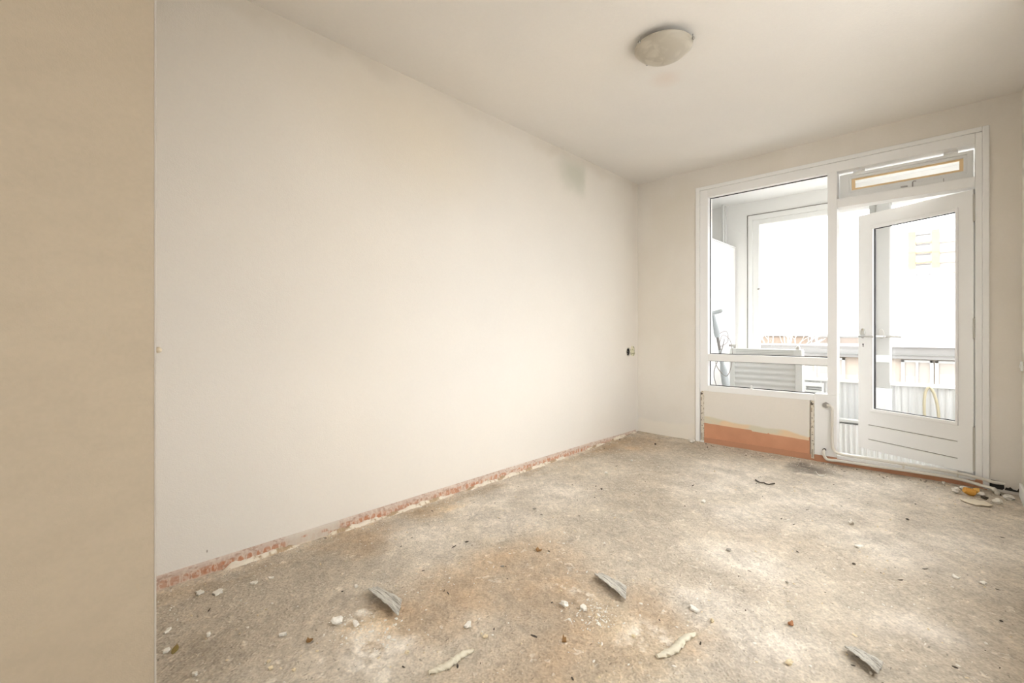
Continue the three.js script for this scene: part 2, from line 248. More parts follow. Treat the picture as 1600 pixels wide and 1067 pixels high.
// ---------------------------------------------------------------- window and balcony door in the back wall
{
  const w = structGroup('window_1');
  mesh('casing', merge(bx(0.612, 0.652, 0.0, 2.425, -0.02, 0.014, 0.004), bx(2.534, 2.566, 0.0, 2.425, -0.02, 0.014, 0.004), bx(0.652, 2.534, 2.393, 2.425, -0.02, 0.014, 0.004)), M.paint, w);
  mesh('frame', merge(
    bx(0.652, 0.724, -0.02, 2.393, -0.11, 0.002), bx(2.5, 2.534, -0.02, 2.393, -0.11, 0.002), bx(0.724, 2.5, 2.32, 2.393, -0.11, 0.002)), M.paint, w);
  mesh('mullion', bx(1.667, 1.730, 0.545, 2.32, -0.11, 0.004), M.paint, w);
  mesh('mullion', bx(1.578, 1.730, 0.045, 0.545, -0.10, 0.008), M.paint, w);
  mesh('transom_rail', bx(1.730, 2.5, 2.032, 2.10, -0.11, 0.003), M.paint, w);
  mesh('mid_rail', bx(0.724, 1.667, 0.775, 0.838, -0.105, 0.003, 0.005), M.paint, w);
  mesh('bottom_rail', bx(0.724, 1.667, 0.485, 0.538, -0.105, 0.004, 0.005), M.paint, w);
  // gaskets and panes of the fixed light
  const panes = [[0.724, 1.667, 0.838, 2.32], [0.724, 1.667, 0.538, 0.775]];
  for (const [a, b, c, d] of panes) {
    mesh('gasket', merge(bx(a, a + 0.006, c, d, -0.062, -0.054, 0), bx(b - 0.006, b, c, d, -0.062, -0.054, 0), bx(a, b, c, c + 0.006, -0.062, -0.054, 0), bx(a, b, d - 0.006, d, -0.062, -0.054, 0)), M.gasket, w);
    mesh('pane', bx(a, b, c, d, -0.060, -0.056, 0), M.glass, w);
  }
  mesh('latch', merge(bx(1.085, 1.115, 0.530, 0.545, -0.03, 0.006), cyl(0.006, 0.03, 1.1, 0.555, -0.012)), M.paint, w);
  // panel under the window: painted white above, salmon primer below where the radiator hung
  const pm = tex(512, 320, (u, v) => {
    const x = 0.69 + u * 0.85, y = v * 0.53; const n = fbm(x * 9, y * 9, 401, 4) - 0.5, n2 = fbm(x * 4, 1, 403, 3) - 0.5;
    let c = wallColor(x, y, 405).map((q) => q * 0.99);
    const up = 0.255 - (x - 0.69) * 0.07 + 0.05 * n2 + 0.02 * n, edge = 0.182 - (x - 0.69) * 0.02 - 0.010 * sstep(1.10, 1.115, x) + 0.008 * n2 + 0.008 * sstep(0.012, 0.0, Math.abs(x - 1.24));
    if (y < up) c = mix3(c, mix3([232, 196, 150], [212, 204, 176], sstep(0.4, 0.62, fbm(x * 5, y * 10, 407, 3))), 0.72 * sstep(up, up - 0.02, y));
    const k = sstep(edge + 0.003, edge - 0.002, y + 0.003 * n); c = mix3(c, [205 + 20 * n, 148 + 16 * n, 114 + 14 * n], k);
    return c;
  });
  mesh('panel', planarUV(bx(0.69, 1.545, -0.02, 0.49, -0.10, 0.0025, 0.001), 'x', 0.69, 1.54, 'y', 0, 0.53), std(0xffffff, 0.7, { map: pm, bumpMap: grain(3, 2), bumpScale: 0.0008 }), w);
  const orange = std(lin(0.52, 0.255, 0.145), 0.75, { bumpMap: grain(4, 1), bumpScale: 0.001 });
  mesh('plinth', bx(0.69, 1.58, -0.02, 0.047, -0.05, 0.006, 0.003), orange, w);
  mesh('plinth', bx(1.578, 2.556, -0.03, 0.052, -0.08, 0.012, 0.004), orange, w);
  // worn battens either side of the panel, chipped paint and dark gaps
  const bm = tex(64, 512, (u, v) => { const n = fbm(u * 3, v * 22, 411, 4), m = fbm(u * 7, v * 40, 413, 3); let c = [220, 212, 196]; c = mix3(c, [168, 150, 124], 0.7 * sstep(0.66, 0.74, n)); c = mix3(c, [90, 76, 62], sstep(0.72, 0.78, m) * (v < 0.35 ? 1 : 0.5)); return c; });
  const battenMat = std(0xffffff, 0.85, { map: bm });
  for (const [a, b] of [[0.652, 0.690], [1.545, 1.578]]) {
    const h0 = 0.015, bt = mesh('batten', planarUV(bx(a + 0.012, b, h0, 0.485, -0.03, 0.012, 0.002), 'x', a, b, 'y', 0, 0.5), battenMat, w);
    mesh('gap', merge(bx(a + 0.004, a + 0.012, h0, 0.46, -0.03, 0.0045, 0), bx(a + 0.016, a + 0.026, h0 + 0.01, 0.09, 0.0115, 0.0135, 0)), std(lin(0.42, 0.36, 0.29), 0.95), bt);
    mesh('bracket', merge(bx(a + 0.010, a + 0.018, 0.452, 0.476, 0.006, 0.016, 0.002), bx(a + 0.010, a + 0.026, 0.452, 0.459, 0.006, 0.018, 0.002), cyl(0.005, 0.018, a + 0.024, 0.462, 0.014, 'z', 10)), std(lin(0.10, 0.075, 0.055), 0.8), bt);
    for (const hy of [0.40, 0.345, 0.27, 0.21, 0.16]) mesh('screw_hole', cyl(0.0035, 0.004, a + 0.02 + 0.004 * Math.sin(hy * 90), hy, 0.0125, 'z', 8), M.dark, bt);
  }
  mesh('threshold', merge(bx(1.73, 2.5, 0.045, 0.072, -0.12, 0.022, 0.006)), M.paint, w);
}
{ // ventilation sash above the door, a gap of daylight over its hinges
  const w = structGroup('window_2', 0, 2.10, -0.07); w.rotation.x = 0.03;
  const ring = (x0, x1, y0, y1, a0, a1, b0, b1, dep, z, bev = 0.003) => extrude(rectShape(x0, x1, y0, y1, [rectHole(a0, a1, b0, b1)]), dep, bev).translate(0, 0, z);
  mesh('sash', ring(1.738, 2.493, 0.004, 0.199, 1.80, 2.46, 0.048, 0.178, 0.036, -0.036), M.white, w);
  mesh('inner_frame', ring(1.795, 2.465, 0.043, 0.183, 1.812, 2.444, 0.070, 0.160, 0.022, -0.038, 0.004), M.white, w);
  mesh('glazing_bead', ring(1.806, 2.450, 0.064, 0.166, 1.834, 2.424, 0.087, 0.148, 0.012, -0.042, 0.004), M.peach, w);
  mesh('pane', bx(1.82, 2.438, 0.075, 0.158, -0.044, -0.041, 0), M.glass, w);
  for (const x of [1.863, 2.38]) mesh('hinge', merge(bx(x - 0.036, x + 0.036, 0.190, 0.226, -0.030, 0.004, 0.003), cyl(0.006, 0.074, x, 0.204, 0.006, 'x', 10)), M.paint, w);
  mesh('stay', merge(cyl(0.004, 0.034, 2.178, 0.030, 0.010, 'y', 10), tube([[2.178, 0.045, 0.008], [2.184, 0.052, 0.018], [2.196, 0.050, 0.020]], 0.0035, 12, 8), bx(2.11, 2.15, 0.022, 0.032, 0, 0.010)), M.steel, w);
  mesh('pin', cyl(0.0022, 0.034, 2.344, 0.02, 0.008, 'y', 8), M.steel, w);
}
{ // half-glazed balcony door, pushed open towards the balcony
  const d = structGroup('door_1', 2.496, 0, -0.028); d.rotation.y = Math.PI - Math.atan2(0.485, 0.875);
  const W = 0.775, slot = (y) => rectHole(0.094, 0.693, y - 0.003, y + 0.003);
  const leaf = mesh('door_leaf', extrude(rectShape(0.004, W, 0.078, 2.022, [rectHole(0.094, 0.672, 0.405, 1.91), slot(0.28), slot(0.161)]), 0.042, 0.002).translate(0, 0, 0.001), M.paint, d);
  mesh('groove', bx(0.08, 0.70, 0.145, 0.295, 0.008, 0.038, 0), std(lin(0.36, 0.33, 0.28), 0.8), leaf);
  mesh('glazing_bead', extrude(rectShape(0.088, 0.678, 0.392, 1.918, [rectHole(0.104, 0.655, 0.418, 1.892)]), 0.012, 0.003).translate(0, 0, -0.006), M.paint, d);
  const fr = [[0.104, 0.655, 0.418, 1.892]];
  for (const [a, b, c, e] of fr) {
    mesh('gasket', merge(bx(a - 0.004, a + 0.003, c, e, 0.014, 0.026, 0), bx(b - 0.002, b + 0.007, c, e, 0.012, 0.028, 0), bx(a, b, c - 0.004, c + 0.004, 0.014, 0.026, 0), bx(a, b, e - 0.004, e + 0.004, 0.014, 0.026, 0)), M.gasket, d);
    mesh('pane', bx(a - 0.003, b + 0.006, c - 0.003, e + 0.003, 0.019, 0.023, 0), M.glass, d);
  }
  const oval = new THREE.Shape(); oval.absellipse(0, 0, 0.018, 0.042, 0, Math.PI * 2);
  for (const s of [0, 1]) {                                             // handle on both faces
    const h = mesh('handle', merge(extrude(oval, 0.006, 0.002).translate(0.735, 1.035, s ? 0.044 : -0.008), cyl(0.009, 0.045, 0.735, 1.012, s ? 0.066 : -0.024, 'z', 14), tube([[0.735, 1.012, s ? 0.088 : -0.046], [0.70, 1.012, s ? 0.09 : -0.048], [0.63, 1.008, s ? 0.088 : -0.046]], 0.0085, 24, 10)), M.chrome, d);
    h.rotation.set(0, 0, 0);
  }
  mesh('keyhole', merge(cyl(0.006, 0.003, 0.735, 0.944, -0.0005, 'z', 12), bx(0.732, 0.738, 0.922, 0.944, -0.002, 0.001, 0)), M.dark, d);
  for (const [y0, y1] of [[1.80, 1.985], [1.0, 1.14], [0.10, 0.40]]) mesh('hinge', merge(cyl(0.008, y1 - y0, -0.003, (y0 + y1) / 2, -0.006, 'y', 12), bx(-0.006, 0.004, y0, y1, -0.006, 0.03, 0.001)), std(lin(0.48, 0.45, 0.40), 0.45, { metalness: 0.4 }), d);
}

// ---------------------------------------------------------------- the enclosed balcony beyond
struct('floor_balcony', bx(0.0, 2.75, -0.4, -0.2, -1.4, -0.14, 0), std(lin(0.50, 0.47, 0.43), 0.9, { bumpMap: grain(6, 4), bumpScale: 0.002 }));
struct('ceiling_balcony', bx(0.0, 2.75, 2.5, 2.75, -1.4, -0.14, 0), M.balconyWall);
struct('wall_balcony_left', bx(0.05, 0.2, -0.2, 2.5, -1.3, -0.14, 0), M.balconyWall);
{
  struct('wall_balcony_right', merge(bx(2.62, 2.75, -0.2, 0.57, -1.3, -0.14, 0), bx(2.62, 2.75, 2.35, 2.5, -1.3, -0.14, 0), bx(2.62, 2.75, 0.57, 2.35, -1.3, -1.15, 0), bx(2.62, 2.75, 0.57, 2.35, -0.26, -0.14, 0)), M.balconyWall);
  const w = structGroup('window_5');
  mesh('frame', merge(bx(2.66, 2.72, 0.57, 0.62, -1.15, -0.26), bx(2.66, 2.72, 2.30, 2.35, -1.15, -0.26), bx(2.66, 2.72, 0.62, 2.30, -1.15, -1.10), bx(2.66, 2.72, 0.62, 2.30, -0.31, -0.26)), M.white, w);
  mesh('pane', bx(2.688, 2.692, 0.62, 2.30, -1.10, -0.31, 0), M.glass, w);
}
struct('wall_balcony_back', merge(bx(0.2, 0.625, -0.2, 2.5, -0.2, -0.14, 0), bx(0.625, 2.558, -0.2, -0.03, -0.2, -0.10, 0), bx(0.625, 2.62, 2.42, 2.5, -0.2, -0.14, 0)), M.balconyWall);
struct('wall_balcony_front', merge(bx(0.2, 0.737, -0.2, 2.5, -1.3, -1.15, 0), bx(0.737, 2.62, 2.346, 2.5, -1.3, -1.15, 0)), M.balconyWall);
{ // ribbed balcony front below the outer glazing
  const P = [], ix = [], x0 = 0.737, x1 = 2.62, n = 500;
  for (let i = 0; i <= n; i++) { const x = x0 + (x1 - x0) * i / n, s = Math.sin(x / 0.05 * Math.PI * 2), z = -1.185 + 0.006 * clamp(s * 1.6, -1, 1); P.push(x, -0.2, z, x, 0.545, z); }
  for (let i = 0; i < n; i++) { const a = 2 * i; ix.push(a, a + 2, a + 1, a + 1, a + 2, a + 3); }
  const g = new THREE.BufferGeometry(); g.setAttribute('position', new THREE.Float32BufferAttribute(P, 3)); g.setIndex(ix); g.computeVertexNormals();
  const b = structGroup('wall_parapet');
  mesh('ribbed_panel', planarUV(g, 'x', 0, 1, 'y', 0, 1), new THREE.MeshPhysicalMaterial({ color: lin(0.60, 0.60, 0.585), roughness: 1, transmission: 0.1, thickness: 0, side: THREE.DoubleSide }), b);
  mesh('coping', bx(0.737, 2.62, 0.545, 0.572, -1.23, -1.15, 0.004), M.white, b);
}
{ // outer glazing of the balcony
  const w = structGroup('window_3');
  mesh('frame', merge(bx(0.737, 0.784, 0.572, 2.346, -1.23, -1.14), bx(2.56, 2.62, 0.572, 2.346, -1.23, -1.14), bx(0.784, 2.56, 2.29, 2.346, -1.23, -1.14)), M.white, w);
  mesh('gasket', merge(bx(0.731, 0.738, 0.572, 2.35, -1.155, -1.1385, 0), bx(0.731, 2.56, 2.346, 2.352, -1.155, -1.1385, 0)), std(lin(0.16, 0.14, 0.12), 0.8), w);
  mesh('sash', merge(bx(0.784, 0.849, 0.572, 2.29, -1.21, -1.155), bx(0.849, 1.815, 2.236, 2.29, -1.21, -1.155), bx(1.98, 2.56, 2.236, 2.29, -1.21, -1.155), bx(2.50, 2.56, 0.572, 2.236, -1.21, -1.155)), M.white, w);
  mesh('post', merge(bx(1.86, 1.98, 0.2, 2.29, -1.23, -1.145, 0.02), bx(1.815, 1.862, 0.572, 2.29, -1.215, -1.16, 0.004)), std(lin(0.46, 0.455, 0.43), 0.55), w);
  mesh('mid_rail', bx(1.84, 1.975, 0.76, 0.826, -1.145, -1.125, 0.005), M.white, w);
  mesh('kick_panel', bx(1.82, 1.985, -0.2, 0.515, -1.155, -1.12, 0.005), M.white, w);
  for (const [a, b] of [[0.849, 1.815], [1.98, 2.50]]) mesh('pane', bx(a, b, 0.572, 2.236, -1.185, -1.181, 0), M.glass, w);
  mesh('latch', merge(bx(0.835, 0.868, 1.512, 1.528, -1.155, -1.135, 0.003), cyl(0.009, 0.03, 0.862, 1.52, -1.13, 'z', 10)), M.steel, w);
  const oval = new THREE.Shape(); oval.absellipse(0, 0, 0.02, 0.045, 0, Math.PI * 2);
  mesh('handle', merge(extrude(oval, 0.006, 0.002).translate(1.908, 1.03, -1.143), cyl(0.009, 0.05, 1.908, 1.0, -1.12, 'z', 12), tube([[1.90, 1.0, -1.095], [1.96, 1.003, -1.093], [2.05, 1.0, -1.095]], 0.009, 24, 10), tube([[1.908, 1.0, -1.095], [1.85, 1.005, -1.10]], 0.008, 8, 10)), M.steel, w);
}
{ // tall water heater casing with its pipes
  const t = thing('water_heater', 'tall white heater casing with two thin pipes on top in the balcony corner', 'water heater', [0.41, -0.2, -0.74]);
  mesh('casing', bx(-0.2, 0.2, 0, 2.2, -0.40, 0.44, 0.012), M.white, t);
  mesh('cap', merge(bx(-0.2, 0.203, 2.2, 2.212, -0.40, 0.443, 0.004)), M.white, t);
  for (const z of [-0.22, -0.29]) mesh('pipe', merge(cyl(0.014, 0.47, 0.12, 2.44, z), cyl(0.02, 0.03, 0.12, 2.225, z)), M.radiator, t);
}
function radiatorGeo(w, h, pitch, dep = 0.06) {                           // ribbed panel, ribs upright, w wide, h tall, standing at y = 0
  const P = [], ix = [], n = Math.round(w / pitch) * 8;
  for (let i = 0; i <= n; i++) { const x = -w / 2 + 0.03 + (w - 0.06) * i / n, s = Math.sin((x + w / 2 - 0.03) / pitch * Math.PI * 2), z = dep / 2 + 0.007 * clamp(s * 1.8, -1, 1); P.push(x, 0.03, z, x, h - 0.03, z); }
  for (let i = 0; i < n; i++) { const a = 2 * i; ix.push(a, a + 2, a + 1, a + 1, a + 2, a + 3); }
  const g = new THREE.BufferGeometry(); g.setAttribute('position', new THREE.Float32BufferAttribute(P, 3)); g.setIndex(ix); g.computeVertexNormals();
  return planarUV(g, 'x', 0, 1, 'y', 0, 1);
}
const radMat = M.radiator.clone(); radMat.side = THREE.DoubleSide;
{ // radiator stood on its end, ribs lying level
  const t = thing('radiator', 'white panel radiator stood on its end with valve stubs, behind the window pane', 'radiator', [1.005, -0.2, -0.80], 0.02);
  const ribs = radiatorGeo(1.06, 0.66, 0.056).rotateZ(Math.PI / 2).translate(0, 0.53, 0);   // turned: ribs run level
  // rotateZ puts its width up the y axis; the panel stands from 0 to 1.06
  ribs.translate(0.33, 0.0, 0);
  mesh('ribbed_panel', ribs, radMat, t);
  mesh('back_panel', bx(-0.31, 0.31, 0.02, 1.03, -0.05, -0.035), M.radiator, t);
  mesh('side_cover', merge(bx(-0.335, -0.285, 0.0, 1.06, -0.05, 0.042, 0.006)), M.radiator, t);
  mesh('side_cover', merge(bx(0.272, 0.335, 0.0, 1.06, -0.05, 0.042, 0.006)), M.radiator, t);
  mesh('end_cover', merge(bx(-0.33, 0.33, 1.005, 1.072, -0.05, 0.046, 0.006)), M.radiator, t);
  for (const i of [0, 1, 2]) mesh('grille_slot', bx(-0.27, 0.26, 1.020 + i * 0.017, 1.024 + i * 0.017, 0.044, 0.0475, 0), std(lin(0.33, 0.33, 0.31), 0.6), t);
  mesh('valve', merge(cyl(0.018, 0.03, -0.29, 1.087, 0.0, 'y', 12), cyl(0.012, 0.07, -0.318, 1.10, 0.0, 'x', 12)), M.steel, t);
  mesh('valve', merge(cyl(0.022, 0.02, 0.29, 1.08, 0.0, 'y', 12), new THREE.SphereGeometry(0.018, 12, 8).translate(0.29, 1.094, 0)), M.steel, t);
}
{ // radiator on the floor along the balcony front
  const t = thing('radiator', 'low white ribbed radiator standing on the balcony floor behind the open door', 'radiator', [1.98, -0.2, -0.98]);
  const pale = M.white.clone(); pale.side = THREE.DoubleSide;
  mesh('ribbed_panel', radiatorGeo(0.9, 0.40, 0.042), pale, t);
  mesh('back_panel', bx(-0.43, 0.43, 0.01, 0.39, -0.03, -0.015), M.radiator, t);
  mesh('top_cover', bx(-0.45, 0.45, 0.385, 0.415, -0.035, 0.045, 0.006), M.radiator, t);
  mesh('side_cover', bx(-0.452, -0.42, 0, 0.39, -0.035, 0.042, 0.005), M.radiator, t);
  mesh('side_cover', bx(0.42, 0.452, 0, 0.39, -0.035, 0.042, 0.005), M.radiator, t);
  mesh('bottom_cover', bx(-0.44, 0.44, 0, 0.03, -0.03, 0.038, 0.005), M.radiator, t);
}
{ // long-handled power tool leaning in the corner
  const t = thing('power_tool', 'blue-grey long-handled power tool with a looped cable leaning behind the window', 'tool', [0.905, -0.2, -0.31]);
  const blue = std(lin(0.42, 0.46, 0.48), 0.55), grey = std(lin(0.20, 0.19, 0.18), 0.5);
  const A = new THREE.Vector3(0, 0.03, 0), B = new THREE.Vector3(-0.243, 1.43, 0.0), dir = B.clone().sub(A), at = (k, dz = 0) => A.clone().addScaledVector(dir, k).add(new THREE.Vector3(0, 0, dz));
  const seg = (k0, k1, r0, r1, n = 16) => { const a = at(k0), b = at(k1), h = a.distanceTo(b), g = new THREE.CylinderGeometry(r1, r0, h, n); g.applyQuaternion(new THREE.Quaternion().setFromUnitVectors(new THREE.Vector3(0, 1, 0), dir.clone().normalize())); const m = a.add(b).multiplyScalar(0.5); return g.translate(m.x, m.y, m.z); };
  mesh('shaft', merge(seg(0.04, 0.5, 0.017, 0.017), seg(0.72, 0.86, 0.014, 0.014)), grey, t);
  mesh('motor_housing', merge(seg(0.46, 0.50, 0.024, 0.036), seg(0.50, 0.60, 0.036, 0.032), seg(0.60, 0.64, 0.032, 0.02), seg(0.64, 0.74, 0.02, 0.016)), blue, t);
  mesh('foot', merge(seg(0.0, 0.05, 0.05, 0.02)), blue, t);
  mesh('grip', merge(seg(0.83, 0.87, 0.024, 0.03), seg(0.87, 0.99, 0.03, 0.014)), blue, t);
  mesh('handle', (() => { const p = at(1.0); return merge(tube([[p.x - 0.012, p.y + 0.005, 0], [p.x + 0.02, p.y + 0.012, -0.01], [p.x + 0.066, p.y + 0.026, -0.02]], 0.019, 16, 12)); })(), blue, t);
  const c = at(0.86), cable = [[c.x + 0.03, c.y, 0.0], [c.x + 0.10, c.y + 0.02, 0.03], [c.x + 0.11, c.y - 0.08, 0.02], [c.x + 0.04, c.y - 0.13, 0.03], [c.x + 0.07, c.y - 0.02, 0.04], [c.x + 0.13, c.y - 0.06, 0.03], [c.x + 0.15, c.y - 0.28, 0.02], [c.x + 0.10, c.y - 0.42, 0.03], [c.x - 0.0, c.y - 0.30, 0.03], [c.x + 0.06, c.y - 0.16, 0.03], [c.x + 0.08, c.y - 0.05, 0.02], [c.x + 0.05, c.y - 0.2, 0.04], [c.x - 0.01, c.y - 0.4, 0.05], [c.x + 0.05, c.y - 0.62, 0.05], [c.x + 0.11, c.y - 0.76, 0.05], [c.x + 0.08, c.y - 0.9, 0.05], [c.x + 0.0, c.y - 1.05, 0.05], [c.x + 0.12, c.y - 1.19, 0.06]];
  mesh('cable', tube(cable, 0.0034, 260, 7), std(lin(0.24, 0.21, 0.19), 0.6), t);
}
tag(mesh('hose', tube([[2.225, 0.02, -1.11], [2.213, 0.28, -1.11], [2.21, 0.42, -1.115], [2.222, 0.52, -1.118], [2.245, 0.552, -1.118], [2.268, 0.515, -1.118], [2.292, 0.42, -1.115], [2.305, 0.30, -1.11], [2.296, 0.02, -1.11], [2.27, -0.17, -1.10]], 0.011, 120, 12), std(lin(0.52, 0.46, 0.31), 0.5)), 'yellow hose hanging in a narrow loop against the balcony front', 'hose');
{
  const t = thing('vent_grille', 'small white vent grille on the balcony front beside the upright radiator', 'vent', [1.365, 0.47, -1.135]);
  mesh('frame', extrude(rectShape(-0.085, 0.085, -0.04, 0.055, [rectHole(-0.07, 0.07, -0.028, 0.018)]), 0.02, 0.002).translate(0, 0, -0.02), M.white, t);
  for (const y of [-0.016, 0.006]) mesh('slat', bx(-0.07, 0.07, y - 0.004, y + 0.004, -0.016, -0.004, 0.001), std(lin(0.25, 0.25, 0.24), 0.5), t);
}

// ---------------------------------------------------------------- outside: street, houses, tower, tree
struct('street', new THREE.BoxGeometry(500, 0.4, 520).translate(0, -6.4, -120), std(lin(0.40, 0.39, 0.375), 0.95));
{ // houses opposite, seen at the height of their top floor
  const brick = std(lin(0.27, 0.225, 0.185), 0.9), fasciaM = std(lin(0.135, 0.13, 0.122), 0.8), frame = std(lin(0.34, 0.34, 0.33), 0.6), paneM = std(lin(0.26, 0.23, 0.20), 0.15), curtain = std(lin(0.28, 0.265, 0.245), 0.9), roofM = std(lin(0.42, 0.40, 0.38), 0.9, { bumpMap: grain(40, 12), bumpScale: 0.02 });
  const t = thing('row_house', 'long low row of pale houses across the street with a grey fascia board', 'building', [0, -6.2, -14]);
  const Y = 6.2;
  mesh('wall', bx(-14, 14, 0, Y + 0.30, -5.2, 0, 0), brick, t);
  mesh('fascia', merge(bx(-14.2, 14.2, Y + 0.225, Y + 0.58, 0, 0.28, 0.01)), fasciaM, t);
  mesh('gutter', bx(-14.2, 14.2, Y + 0.33, Y + 0.36, 0.28, 0.31, 0.005), std(lin(0.11, 0.11, 0.1), 0.7), t);
  const roof = new THREE.Shape([[0.35, Y + 0.58], [-3.2, Y + 2.95], [-5.5, Y + 0.58]].map((p) => new THREE.Vector2(...p)));
  mesh('roof', merge(extrude(roof, 13.7).rotateY(-Math.PI / 2).translate(14.2, 0, 0).translate(0, 0, 0)), roofM, t);
  mesh('flat_roof', bx(-14.2, 0.5, Y + 0.30, Y + 0.5, -5.4, 0, 0.01), roofM, t);
  const wins = [[-3.4, -2.3], [-1.75, -0.1], [1.30, 2.03], [2.06, 3.1], [4.2, 5.6], [-6, -4.6], [6.4, 7.6]];
  wins.forEach(([a, b], k) => {
    const top = Y + 0.19, bot = Y - 0.62 - (k === 3 ? 0 : 0.1);
    const f = mesh('window', merge(bx(a, a + 0.08, bot, top, -0.02, 0.06), bx(b - 0.08, b, bot, top, -0.02, 0.06), bx(a, b, top - 0.07, top, -0.02, 0.06), bx(a, b, bot, bot + 0.09, -0.02, 0.08), bx((a + b) / 2 - 0.03, (a + b) / 2 + 0.03, bot, top, -0.02, 0.05)), frame, t);
    mesh('pane', bx(a + 0.08, b - 0.08, bot + 0.09, top - 0.07, -0.02, 0.01, 0), paneM, f);
    mesh('curtain', bx(a + 0.1, (a + b) / 2 - 0.04, bot + 0.1, bot + 0.42, 0.01, 0.014, 0), curtain, f);
  });
  const far = thing('brick_house', 'brown brick house with white window frames behind the grey fascia row', 'building', [-4, -6.2, -26]);
  mesh('wall', bx(-12, 6, 0, Y + 0.78, -7, 0, 0), std(lin(0.27, 0.21, 0.165), 0.9), far);
  mesh('parapet', bx(-12.1, 6.1, Y + 0.78, Y + 0.92, -7.1, 0.1, 0.01), frame, far);
  for (const a of [0.55, 2.0, 3.3, -3.0, -5.0]) { const f = mesh('window', merge(bx(a, a + 1.0, Y + 0.36, Y + 0.42, 0, 0.05), bx(a, a + 0.06, Y - 0.5, Y + 0.78, 0, 0.05), bx(a + 0.94, a + 1.0, Y - 0.5, Y + 0.78, 0, 0.05), bx(a, a + 1.0, Y + 0.72, Y + 0.78, 0, 0.05)), frame, far); mesh('pane', bx(a + 0.06, a + 0.94, Y - 0.5, Y + 0.72, 0, 0.02, 0), std(lin(0.24, 0.2, 0.17), 0.2), f); }
}
{ // distant tower block
  const t = thing('tower_block', 'distant tall apartment tower with peach piers and white windows', 'building', [-2, -6.2, -167]);
  const peach = std(lin(0.30, 0.215, 0.135), 0.9), pale = std(lin(0.46, 0.45, 0.43), 0.8), line = std(lin(0.10, 0.095, 0.09), 0.8);
  mesh('wall', bx(-4.2, 2.3, 0, 35.4, -14, -0.3, 0), pale, t);
  mesh('balcony_wing', bx(2.3, 9.5, 0, 34.5, -14, -0.6, 0), pale, t);
  mesh('pier', bx(-4.2, -2.6, 0, 35.4, -0.3, 0.2, 0), peach, t); mesh('pier', bx(0.8, 2.4, 0, 35.4, -0.3, 0.2, 0), peach, t);
  for (let k = 0; k < 12; k++) { const y = 34.4 - k * 2.78; const f = mesh('window', bx(-2.3, 0.5, y - 2.0, y - 0.25, -0.3, -0.15, 0), pale, t); mesh('lintel', bx(-2.4, 0.5, y - 0.25, y, -0.3, 0.15, 0), line, f); mesh('spandrel', bx(-2.6, 0.8, y - 2.55, y - 2.0, -0.3, 0.05, 0), peach, f); }
  for (let k = 0; k < 9; k++) { const y = 31.6 - k * 2.78; mesh('balcony', bx(2.4, 8.0, y, y + 0.3, -0.6, 0.4, 0), std(lin(0.36, 0.30, 0.24), 0.9), t); }
}
{ // bare tree in front of the brick house
  const r = rng(77), G = [], grow = (p, d, len, rad, n) => {
    const q = p.clone().addScaledVector(d, len), m = p.clone().lerp(q, 0.5).add(new THREE.Vector3((r() - 0.5) * len * 0.2, 0, (r() - 0.5) * len * 0.2));
    G.push(new THREE.TubeGeometry(new THREE.CatmullRomCurve3([p, m, q]), 5, rad, 5));
    if (n > 0) for (let i = 0; i < 3; i++) grow(q, d.clone().add(new THREE.Vector3((r() - 0.5) * 1.5, (r() - 0.3) * 0.6, (r() - 0.5) * 1.2)).normalize(), len * 0.68, rad * 0.6, n - 1);
  };
  grow(new THREE.Vector3(0, 0, 0), new THREE.Vector3(0, 1, 0), 3.05, 0.13, 4);
  const t = thing('bare_tree', 'bare pale branched tree standing before the brown brick house', 'tree', [-4.4, -6.2, -22.4]);
  mesh('branches', merge(G), std(lin(0.46, 0.43, 0.39), 0.9), t);
}

// ---------------------------------------------------------------- things in the room
{ // glass ceiling bowl
  const t = thing('ceiling_lamp', 'round marbled glass ceiling lamp held by three small metal clips', 'lamp', [1.268, 2.6, 2.075]);
  const marble = tex(256, 256, (u, v) => { const n = fbm(u * 8, v * 6, 501, 5), m = Math.abs(fbm(u * 5 + n, v * 5, 511, 4) - 0.5); return mix3([206, 201, 192], [228, 224, 216], sstep(0.0, 0.3, m)); });
  const R = 0.150, P = []; for (let i = 0; i <= 16; i++) { const a = i / 16 * 1.15; P.push([R * Math.sin(a) / Math.sin(1.15) + 0.0001, -0.098 + 0.066 * (1 - Math.cos(a)) / (1 - Math.cos(1.15))]); }
  const inner = P.slice().reverse().map(([x, y]) => [Math.max(x - 0.004, 0.0001), y + 0.004]);
  mesh('glass_bowl', lathe([...P, ...inner], 56), new THREE.MeshPhysicalMaterial({ color: 0xf2ede2, map: marble, roughness: 0.3, transmission: 0.15, thickness: 0 }), t);
  mesh('base_plate', lathe([[0.0001, 0], [0.10, 0], [0.10, -0.012], [0.09, -0.018], [0.0001, -0.018]], 40), M.white, t);
  for (const a of [2.62, 0.17, -2.02]) {
    const x = Math.cos(a) * (R + 0.001), z = Math.sin(a) * -(R + 0.001);
    const cl = mesh('clip', merge(bx(-0.012, 0.002, -0.036, -0.030, -0.003, 0.003, 0.001), cyl(0.0026, 0.022, 0, -0.024, 0, 'y', 8), new THREE.SphereGeometry(0.0078, 12, 8).translate(0.002, -0.035, 0)), M.steel, t);
    cl.position.set(x, 0, z); cl.rotation.y = a;
  }
}
